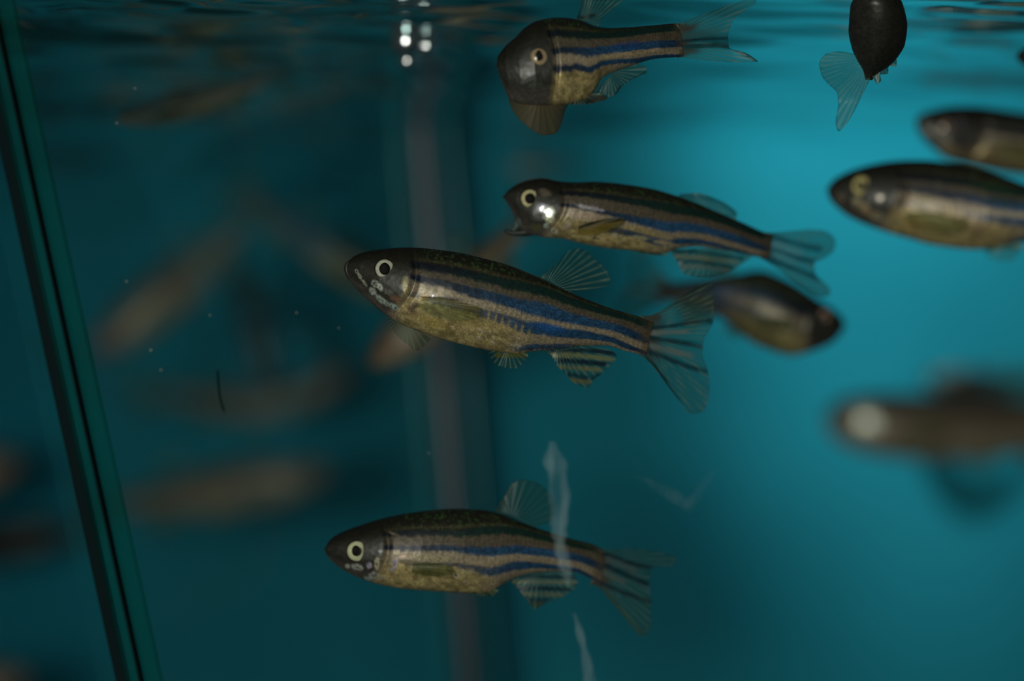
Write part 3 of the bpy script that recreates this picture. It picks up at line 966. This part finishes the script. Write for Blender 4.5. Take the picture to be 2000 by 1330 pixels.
# ---- the lower fish behind the smear
F3 = dict(
    S=(633, 1071), T=(1178, 1108),
    up=[(633, 1070), (647, 1052), (674, 1037), (710, 1024), (746, 1013), (782, 1005), (836, 997), (890, 993.5), (944, 996), (980, 1004), (1017, 1019), (1068, 1037), (1119, 1053), (1157, 1063), (1185, 1077)],
    lo=[(633, 1072), (636, 1081), (652, 1099), (674, 1115), (701, 1128), (728, 1138), (764, 1146), (800, 1151), (854, 1155), (908, 1158), (950, 1159), (966, 1153), (986, 1139), (1017, 1125), (1068, 1117), (1119, 1117), (1150, 1128), (1172, 1141)],
    tail=dict(base=[(1182, 1074), (1182, 1100), (1176, 1122), (1168, 1142)],
              out=[(1184, 1072), (1234, 1071), (1285, 1078), (1321, 1093), (1318, 1102), (1272, 1110), (1268, 1140), (1272, 1176), (1272, 1209), (1267, 1234), (1254, 1242), (1234, 1222), (1211, 1191), (1185, 1158), (1168, 1143)],
              strokes=[([(1184, 1082), (1230, 1100), (1268, 1108)], 5, DKBLUE, .85), ([(1182, 1104), (1230, 1126), (1270, 1144)], 5, DKBLUE, .85), ([(1172, 1138), (1220, 1158), (1270, 1176)], 5, DKBLUE, .85),
                       ([(1186, 1092), (1240, 1114)], 6, lin(90, 92, 84), .55), ([(1180, 1118), (1220, 1136)], 6, lin(96, 92, 80), .55), ([(1186, 1160), (1211, 1190), (1254, 1240)], 5, lin(70, 74, 34), .6)], nray=13, kw=dict(alpha=.30, ralpha=.45)),
    dorsal=dict(base=[(968, 1000), (1005, 1014), (1046, 1030)], out=[(968, 997), (986, 969), (1001, 944), (1017, 936), (1042, 940), (1068, 957), (1081, 979), (1083, 1004), (1076, 1019), (1048, 1028)], strokes=[([(968, 997), (986, 969), (1001, 944)], 4, lin(70, 74, 48), .6)], nray=9, kw=dict(alpha=.42, ralpha=.5, ray=lin(52, 80, 60))),
    anal=dict(base=[(1000, 1130), (1060, 1117), (1118, 1116)], out=[(1000, 1139), (1014, 1153), (1034, 1178), (1045, 1190), (1060, 1181), (1098, 1166), (1129, 1138), (1118, 1120)],
              strokes=[([(1004, 1136), (1050, 1136), (1120, 1138)], 4.5, lin(108, 112, 84), .75), ([(1018, 1160), (1060, 1160), (1100, 1162)], 4.5, lin(104, 106, 76), .75), ([(1030, 1180), (1060, 1180)], 6, lin(60, 62, 26), .8),
                       ([(1006, 1125), (1060, 1126), (1124, 1128)], 4, DKBLUE, .85), ([(1012, 1149), (1060, 1149), (1110, 1151)], 4.5, DKBLUE, .9), ([(1026, 1171), (1070, 1171)], 4, DKBLUE, .7)], nray=9),
    pelvic=dict(base=[(922, 1154), (968, 1150)], out=[(922, 1157), (940, 1164), (960, 1164), (974, 1154)], strokes=[], nray=4, kw=dict(alpha=.7, col=lin(50, 60, 18))),
    pect=dict(base=[(806, 1102), (804, 1116)], out=[(806, 1100), (846, 1100), (880, 1106), (884, 1118), (860, 1126), (830, 1124), (804, 1118)], strokes=[], nray=7, kw=dict(col=lin(96, 90, 46), alpha=.4)),
    eye=(699, 1074, 21.5))
blobs3 = [(700, 1105, 14, 6, 12, SILVER, .95), (681, 1104, 6, 4.5, 0, SILVER, .9), (723, 1102, 6, 6, 0, SILV_V, .9), (738, 1098, 6, 14, 5, lin(222, 214, 180), .9), (731, 1121, 9, 8, 0, SILVER, .95), (718, 1128, 8, 4, 20, lin(200, 222, 210), .9), (748, 1126, 7, 3.5, 0, lin(180, 180, 160), .8),
          (745, 1074, 7, 3, 0, lin(150, 160, 150), .7), (773, 1100, 6, 14, 15, lin(190, 178, 196), .85), (768, 1110, 8, 4, 0, lin(180, 170, 180), .7), (790, 1084, 14, 5, 0, lin(196, 170, 150), .7),
          (845, 1088, 42, 9, 3, lin(184, 172, 136), .85), (820, 1104, 24, 4, -3, lin(206, 198, 166), .85), (860, 1098, 24, 2.5, 6, lin(120, 112, 80), .6), (840, 1115, 40, 9, 0, lin(92, 90, 50), .7),
          (810, 1138, 10, 5, 0, lin(206, 188, 126), .85), (835, 1140, 10, 4, 0, lin(176, 158, 112), .75), (855, 1141, 6, 4, 0, lin(196, 170, 130), .8), (892, 1122, 7, 5, 20, lin(222, 208, 168), .9), (912, 1114, 22, 7, -4, lin(176, 166, 128), .7), (911, 1136, 6, 6, -40, lin(206, 184, 144), .85),
          (700, 1130, 26, 4, 20, lin(96, 84, 74), .6), (770, 1040, 14, 3, 20, lin(130, 118, 92), .6)]
build_fish(F3, 0.355, (0.003, 0.008), 45, 'level zebrafish with silver gill cover, half hidden behind the streak on the glass', blobs=blobs3, bands=BANDS3, iris=lin(208, 198, 156), pup=.40, pr=(.95, 1.25), poff=(-2, -1))

# ---- the turning fish under the surface
F4 = dict(
    S=(969, 124), T=(1332, 79),
    up=[(969, 121), (970, 115), (975, 106), (989, 88), (1009, 71), (1024, 55), (1048, 41), (1077, 35), (1106, 35), (1136, 41), (1165, 52), (1194, 55), (1233, 53), (1280, 49), (1312, 46), (1334, 47)],
    lo=[(969, 127), (970, 133), (974, 144), (978, 156), (983, 168), (994, 192), (1018, 203), (1058, 207), (1116, 203), (1150, 192), (1166, 172), (1178, 153), (1195, 143), (1234, 129), (1280, 115), (1330, 111)],
    tail=dict(base=[(1330, 44), (1334, 66), (1334, 90), (1330, 112)],
              out=[(1326, 46), (1345, 38), (1388, 22), (1444, 3), (1474, -8), (1477, 2), (1452, 22), (1433, 39), (1422, 73), (1424, 92), (1458, 104), (1481, 120), (1450, 122), (1416, 121), (1360, 116), (1328, 112)],
              strokes=[([(1332, 80), (1380, 76), (1424, 72)], 3, DKBLUE, .85), ([(1336, 92), (1400, 88), (1430, 92), (1480, 119)], 5, lin(26, 40, 30), .85), ([(1336, 70), (1400, 60)], 8, lin(70, 74, 54), .5)], nray=14),
    dorsal=dict(base=[(1126, 38), (1146, 44), (1168, 52)], out=[(1127, 34), (1133, 17), (1136, 0), (1140, -14), (1192, -20), (1222, -4), (1204, 8), (1190, 19), (1172, 40)], strokes=[([(1128, 36), (1137, 0)], 4, lin(22, 42, 30), .8), ([(1130, 36), (1160, 30)], 5, lin(18, 30, 22), .8)], nray=9),
    anal=dict(base=[(1166, 172), (1200, 141), (1240, 126)], out=[(1168, 192), (1186, 190), (1204, 184), (1212, 172), (1230, 158), (1250, 148), (1263, 141), (1262, 130), (1244, 126)], strokes=[([(1204, 184), (1212, 171)], 4, lin(24, 34, 20), .8), ([(1230, 158), (1263, 140)], 2.5, lin(14, 50, 52), .8)], nray=8, kw=dict(alpha=.45)),
    pelvic=dict(base=[(1110, 200), (1166, 178)], out=[(1112, 204), (1140, 204), (1172, 198), (1186, 192), (1176, 184)], strokes=[([(1150, 196), (1184, 192)], 6, lin(40, 36, 12), .9)], nray=5, kw=dict(alpha=.75, col=lin(40, 40, 26))),
    pect2=dict(base=[(1000, 186), (1052, 198), (1112, 196)], out=[(993, 196), (1001, 215), (1018, 236), (1042, 255), (1062, 264), (1085, 260), (1097, 241), (1105, 215), (1113, 200)], strokes=[], nray=8, kw=dict(alpha=.93, ralpha=.95, col=lin(80, 68, 40), ray=lin(70, 62, 40), fade=.12)),
    eye=(1052, 115, 18.5))
blobs4 = [(1012, 142, 4, 13, -30, lin(104, 112, 108), .7), (1036, 149, 6, 6, 0, lin(84, 88, 92), .6), (1064, 146, 8, 12, 0, lin(82, 80, 82), .5), (1048, 170, 14, 5, -10, lin(72, 88, 72), .7), (1118, 150, 20, 6, 0, lin(84, 72, 44), .7), (1240, 105, 46, 4, -9, lin(226, 196, 150), .85), (1225, 92, 40, 9, -9, lin(28, 70, 132), .55)]
build_fish(F4, 0.3415, (0.005, 0.004), 57, 'zebrafish turning under the surface with bulky dark head and forked tail', blobs=blobs4, bands=BANDS4, gill=.28, wr=.62, iris=lin(150, 130, 100), pup=.42, pr=(.8, 1.35), poff=(0, -2))

# ---- the fish seen from behind, rising to the surface
F5 = dict(
    S=(1712, -24), T=(1696, 156),
    up=[(1712, -25), (1738, -20), (1756, -4), (1764, 14), (1771, 58), (1767, 86), (1753, 112), (1738, 128), (1712, 146), (1704, 156)],
    lo=[(1712, -23), (1686, -20), (1668, -4), (1661, 14), (1658, 55), (1664, 92), (1674, 116), (1686, 138), (1690, 156)],
    tail=dict(base=[(1676, 112), (1688, 134), (1700, 152)],
              out=[(1674, 106), (1640, 100), (1612, 106), (1600, 126), (1606, 150), (1622, 168), (1635, 182), (1637, 202), (1632, 240), (1638, 257), (1650, 246), (1672, 212), (1690, 174), (1702, 152)],
              strokes=[], nray=12, kw=dict(alpha=.45, ralpha=.6)),
    anal=dict(base=[(1694, 142), (1722, 134), (1744, 112)], out=[(1697, 144), (1706, 152), (1713, 163), (1721, 157), (1719, 146), (1734, 144), (1736, 128), (1750, 130), (1752, 116)], strokes=[], nray=5, kw=dict(alpha=.8, ralpha=.9)),
    eye=(1712, -6, 11))
r5, fr5 = build_fish(F5, 0.345, (0.004, 0.0), 63, 'dark zebrafish seen from behind with its head at the surface and tail swung aside', wr=.85, plain=BACK_SKIN)

# ---- the pair at the right edge
F6 = dict(
    S=(1614, 367), T=(2232, 466),
    up=[(1614, 366), (1630, 350), (1660, 334), (1700, 322), (1740, 315), (1780, 313), (1830, 315), (1880, 322), (1940, 338), (2000, 360), (2090, 396), (2170, 422), (2236, 436)],
    lo=[(1614, 369), (1617, 382), (1630, 400), (1660, 424), (1700, 442), (1740, 456), (1780, 467), (1820, 478), (1880, 486), (1920, 487), (1960, 480), (2000, 473), (2090, 474), (2170, 486), (2228, 498)],
    eye=(1680, 365, 21), attach=True)
f6 = Frame(F6['S'], F6['T'], .38, (0, 0))
for k in ('tail', 'dorsal', 'anal', 'pelvic', 'pect'):
    F6[k] = xf(F1[k], FR1, f6, 1.0)
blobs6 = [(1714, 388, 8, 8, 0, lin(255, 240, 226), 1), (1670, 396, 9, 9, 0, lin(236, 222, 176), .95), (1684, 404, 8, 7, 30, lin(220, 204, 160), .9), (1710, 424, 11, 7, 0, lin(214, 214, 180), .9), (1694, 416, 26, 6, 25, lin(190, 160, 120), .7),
          (1640, 386, 5, 14, -35, lin(150, 138, 116), .8), (1766, 392, 12, 22, 0, lin(120, 100, 78), .7), (1786, 440, 26, 14, 8, lin(226, 180, 112), .9), (1815, 446, 14, 8, 20, lin(190, 150, 104), .8),
          (1860, 425, 60, 16, 14, lin(164, 142, 100), .8), (1900, 450, 50, 20, 10, lin(140, 116, 86), .6), (1880, 404, 40, 9, 6, lin(110, 92, 84), .6), (1800, 390, 30, 8, 0, lin(120, 106, 68), .7), (1940, 370, 50, 8, 14, lin(30, 70, 34), .6), (1960, 395, 50, 10, 10, lin(14, 52, 56), .7)]
build_fish(F6, .38, (-.006, 0), 71, 'large soft-focus zebrafish with tan belly and white gill glint, beside the open-mouthed fish', blobs=blobs6, iris=lin(200, 182, 122), pup=.36, poff=(-6, 0), wr=.6, fin_kw=dict(n=60, m=10))
F7 = dict(
    S=(1787, 234), T=(2380, 330),
    up=[(1787, 232), (1800, 222), (1820, 215), (1868, 207), (1925, 209), (2000, 221), (2120, 256), (2250, 292), (2384, 312)],
    lo=[(1787, 236), (1795, 260), (1820, 288), (1852, 312), (1905, 326), (1966, 338), (2040, 344), (2100, 340), (2160, 334), (2280, 342), (2376, 352)],
    eye=(1846, 250, 16), attach=True)
f7 = Frame(F7['S'], F7['T'], .405, (0, 0))
for k in ('tail', 'dorsal', 'anal', 'pelvic', 'pect'):
    F7[k] = xf(F1[k], FR1, f7, 1.0)
blobs7 = [(1814, 258, 8, 16, -25, lin(140, 136, 130), .85), (1836, 268, 8, 8, 0, lin(120, 124, 110), .8), (1872, 240, 9, 16, -10, lin(96, 88, 104), .8), (1852, 294, 26, 12, 35, lin(176, 160, 128), .9),
          (1930, 310, 70, 16, 12, lin(146, 124, 92), .85), (1980, 322, 40, 12, 8, lin(156, 130, 94), .8)]
build_fish(F7, .405, (0.004, 0), 77, 'blurred zebrafish peering over the large tan-bellied fish', blobs=blobs7, iris=lin(120, 104, 92), pup=.2, wr=.6, fin_kw=dict(n=60, m=10))


# ---- blurred fish further back: the same anatomy on other axes
def far_fish(S, T, d, label, hs=1.0, sd=1, blobs=(), bend=0.0, ybend=(0.004, 0.01), plain=None, wr=.62, eye=True, group=None, up=None, lo=None, finmul=1.0, iris=lin(170, 160, 130), skip=()):
    fr = Frame(S, T, d, ybend)

    def go(p):
        t, h = FR1.th(np.array(p))
        return fr.px(t, h * hs + bend * np.sin(np.pi * np.clip(t, 0, 1)))
    sp = dict(S=S, T=T, up=go(F1['up']) if up is None else up, lo=go(F1['lo']) if lo is None else lo)
    sp['up'], sp['lo'] = [tuple(p) for p in sp['up']], [tuple(p) for p in sp['lo']]
    for k in ('tail', 'dorsal', 'anal', 'pelvic', 'pect'):
        if k in skip:
            continue
        q = dict(F1[k])
        q['base'] = [tuple(p) for p in go(F1[k]['base'])]
        q['out'] = [tuple(p) for p in go(F1[k]['out'])]
        q['strokes'] = [([tuple(p) for p in go(a)], b * fr.L / FR1.L, c, e) for a, b, c, e in F1[k]['strokes']]
        sp[k] = q
    e = go([F1['eye'][:2]])[0]
    sp['eye'] = (e[0], e[1], F1['eye'][2] * fr.L / FR1.L * .95)
    return build_fish(sp, d, ybend, sd, label, wr=wr, blobs=blobs, lo=True, plain=plain, group=group, iris=iris, eyes=eye)


far_fish((1652, 634), (1290, 570), .40, 'blurred zebrafish facing away from its neighbours, below the tail of the open-mouthed fish', sd=81, hs=1.0,
         up=[(1652, 632), (1640, 614), (1600, 586), (1545, 550), (1490, 528), (1440, 534), (1360, 546), (1288, 556)],
         lo=[(1652, 638), (1632, 664), (1592, 684), (1540, 694), (1480, 674), (1432, 640), (1400, 616), (1320, 590), (1292, 586)],
         blobs=[(1484, 636, 20, 14, 20, lin(150, 142, 92), .8)], iris=lin(200, 160, 140))
far_fish((1612, 818), (2150, 826), .50, 'pale blurred zebrafish with a pale round gill cover, low in the tank', sd=83, plain=FLANK_SKIN, eye=False,
         up=[(1612, 816), (1622, 794), (1645, 780), (1700, 768), (1800, 770), (1900, 776), (2000, 782), (2152, 806)], lo=[(1612, 820), (1624, 850), (1650, 868), (1690, 884), (1800, 898), (1900, 896), (2000, 880), (2148, 846)],
         blobs=[(1686, 822, 34, 26, 40, SILVER, .9)])
far_fish((1800, 744), (2010, 752), .54, 'dark shadowy fish just above the pale blurred one', sd=84, plain=BACK_SKIN, hs=1.0, skip=('pect', 'pelvic'))
far_fish((1512, 690), (1492, 850), .56, 'dark dim fish hanging nose up in the background below the shoal', sd=85, plain=BACK_SKIN, hs=.9, wr=.7, eye=False, skip=('pect', 'pelvic', 'dorsal'))
far_fish((820, 590), (500, 396), .50, 'blurred zebrafish with blue flank angling down behind the head of the sharp fish', sd=86, hs=.85)
far_fish((722, 716), (1010, 450), .435, 'plain tan blurred zebrafish diving behind the belly of the sharp fish', sd=87, hs=.9, plain=FLANK_SKIN, iris=lin(150, 110, 80))
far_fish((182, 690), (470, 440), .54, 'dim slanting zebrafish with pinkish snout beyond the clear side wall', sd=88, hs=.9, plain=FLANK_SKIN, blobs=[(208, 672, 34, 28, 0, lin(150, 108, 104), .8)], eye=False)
far_fish((545, 770), (455, 500), .57, 'dark brown fish heading down past the pale fish beyond the side wall', sd=89, hs=.9, plain=BACK_SKIN, eye=False, skip=('pect', 'pelvic'))
far_fish((690, 720), (330, 770), .60, 'pale greenish blurred fish with upturned head beyond the side wall', sd=90, hs=.75, bend=-.10, plain=FLANK_SKIN, eye=False)
far_fish((650, 915), (230, 985), .56, 'pale grey blurred fish beyond the side wall, lowest of those there', sd=91, hs=.85, plain=FLANK_SKIN, eye=False)
far_fish((228, 236), (515, 160), .405, 'faint grey fish near the surface beyond the side wall', sd=92, hs=.72, ybend=(.022, 0), plain=FLANK_SKIN, eye=False)
far_fish((990, 326), (1110, 320), .515, 'tiny faint fish drifting over the open-mouthed fish', sd=93, hs=.7, plain=FLANK_SKIN, eye=False, skip=('pect', 'pelvic', 'anal', 'dorsal'))
far_fish((40, 900), (-300, 960), .60, 'grey blurred fish outside the corner of the tank', sd=94, hs=1.0, plain=FLANK_SKIN, eye=False)
far_fish((56, 1318), (-300, 1400), .58, 'pale fish head at the foot of the tank corner', sd=95, hs=1.0, plain=FLANK_SKIN, eye=False)
far_fish((150, 1036), (-180, 1080), .66, 'dim brown fish outside the tank corner between two paler fish', sd=96, hs=.9, plain=BACK_SKIN, eye=False)
far_fish((1984, 112), (2300, 100), .375, 'dark brown fish just entering beside the surface at the right-hand wall', sd=97, hs=.9, plain=BACK_SKIN)

# ------------------------------------------------------------------ bubbles added in place of a white glare near the back corner
def bubble(px, py, d, r, mat, label):
    c = W(px, py, d)
    vs, fs = [], []
    nu, nv = 20, 12
    for i in range(nv + 1):
        a = math.pi * i / nv
        rr = r * (1 + .06 * math.cos(2 * a))
        for k in range(nu):
            q = 2 * math.pi * k / nu
            vs.append((rr * math.sin(a) * math.cos(q), rr * math.sin(a) * math.sin(q), rr * math.cos(a) * .9))
    for i in range(nv):
        for k in range(nu):
            fs.append((i * nu + k, (i + 1) * nu + k, (i + 1) * nu + (k + 1) % nu, i * nu + (k + 1) % nu))
    o = mesh_obj('glare_bubble', vs, fs, mat)
    o.location = c
    return tag(o, label, 'bubble', 'bubbles added as glare under the surface')


M_BUB = mat_plain('glare_bubble_skin', (0.85, 0.88, 0.9), 0.18, 1.0)
bubble(795, 80, .383, .0019, M_BUB, 'largest silvery bubble added as white glare under the water surface above the back corner')
bubble(834, 90, .384, .0012, M_BUB, 'small silvery bubble added as part of the glare, touching the largest bubble at its side')
bubble(796, 118, .386, .0010, M_BUB, 'smallest bubble added as part of the glare, hanging just below the largest bubble')

# ------------------------------------------------------------------ marks on the front pane
def ribbon(name, pts, widths, mat, alphas, d=PANE_D - .0034, nacross=7, n=60):
    p = resample(pts, n)
    w = np.interp(np.linspace(0, 1, n), np.linspace(0, 1, len(widths)), widths)
    al = np.interp(np.linspace(0, 1, n), np.linspace(0, 1, len(alphas)), alphas)
    w = w * (0.8 + .4 * vnoise(np.arange(n) / 2.5, np.zeros(n), len(pts)))
    vs, fs, aa = [], [], []
    for layer in (0, 1):
        for i in range(n):
            for k in range(nacross):
                u = k / (nacross - 1) * 2 - 1
                q = W(p[i, 0] + u * w[i], p[i, 1], d)
                q.y = fl0.y - .0030 - (0.00002 if layer else 0.0) + .00001
                vs.append(T_INV @ q)
                aa.append(al[i] * (1 - abs(u) ** 3) * .5)
    N = n * nacross
    for i in range(n - 1):
        for k in range(nacross - 1):
            a = i * nacross + k
            fs.append((a, a + 1, a + nacross + 1, a + nacross))
            fs.append((N + a + nacross, N + a + nacross + 1, N + a + 1, N + a))
    return mesh_obj(name, vs, fs, mat, tank, True, {'alpha': ('FLOAT', aa)})


M_SMEAR = mat_smear('dried_streak', (0.36, 0.50, 0.52), 0.5, 900, 160)
ribbon('glass_streak', [(1079, 862), (1082, 890), (1090, 930), (1094, 985), (1092, 1030), (1096, 1075), (1106, 1110), (1110, 1150)], [8, 24, 20, 22, 17, 14, 16, 4], M_SMEAR, [.3, .75, .5, .6, .75, .85, .9, .3])
ribbon('glass_streak', [(1122, 1200), (1128, 1216), (1136, 1250), (1146, 1290), (1154, 1345)], [4, 9, 8, 13, 15], M_SMEAR, [.4, .7, .4, .55, .6], n=30)
ribbon('glass_streak', [(1250, 930), (1290, 950), (1335, 985), (1350, 1000)], [12, 22, 26, 10], M_SMEAR, [.05, .10, .2, .05], n=20)
ribbon('glass_streak', [(1395, 920), (1375, 950), (1345, 990)], [8, 14, 18], M_SMEAR, [.05, .10, .15], n=20)
M_HAIR = mat_plain('dark_fleck', (0.002, 0.012, 0.012), .9, 0.0, 0.0)
M_SPECK = mat_plain('pale_fleck', (0.55, 0.55, 0.48), .5)


def speck(px, py, r, mat):
    c = W(px, py, PANE_D)
    c.y = fl0.y - .003
    c = T_INV @ c
    rr = .62 * r * PANE_D / FPX
    vs = [(c.x + rr, c.y, c.z), (c.x, c.y, c.z + rr), (c.x - rr, c.y, c.z), (c.x, c.y, c.z - rr), (c.x, c.y - rr * .5, c.z), (c.x, c.y + rr * .3, c.z)]
    fs = [(0, 1, 4), (1, 2, 4), (2, 3, 4), (3, 0, 4), (1, 0, 5), (2, 1, 5), (3, 2, 5), (0, 3, 5)]
    mesh_obj('fleck', vs, fs, mat, tank)


for px, py, r in ((8, 254, 3.5), (228, 240, 3), (263, 172, 3), (248, 550, 3), (296, 684, 3.5), (316, 723, 3), (411, 616, 2.5), (580, 611, 2.5), (662, 641, 2), (838, 885, 2.5)):
    speck(px, py, r, M_SPECK)
hp = [(426, 722), (428, 750), (432, 780), (440, 806)]
hq = resample(hp, 12)
pts = []
for a, b in hq:
    q = W(a, b, PANE_D)
    q.y = fl0.y - .0031
    pts.append(q)
tube('hair', pts, [.00004] + [.00012] * 10 + [.00003], M_HAIR, tank, T_INV, 8)
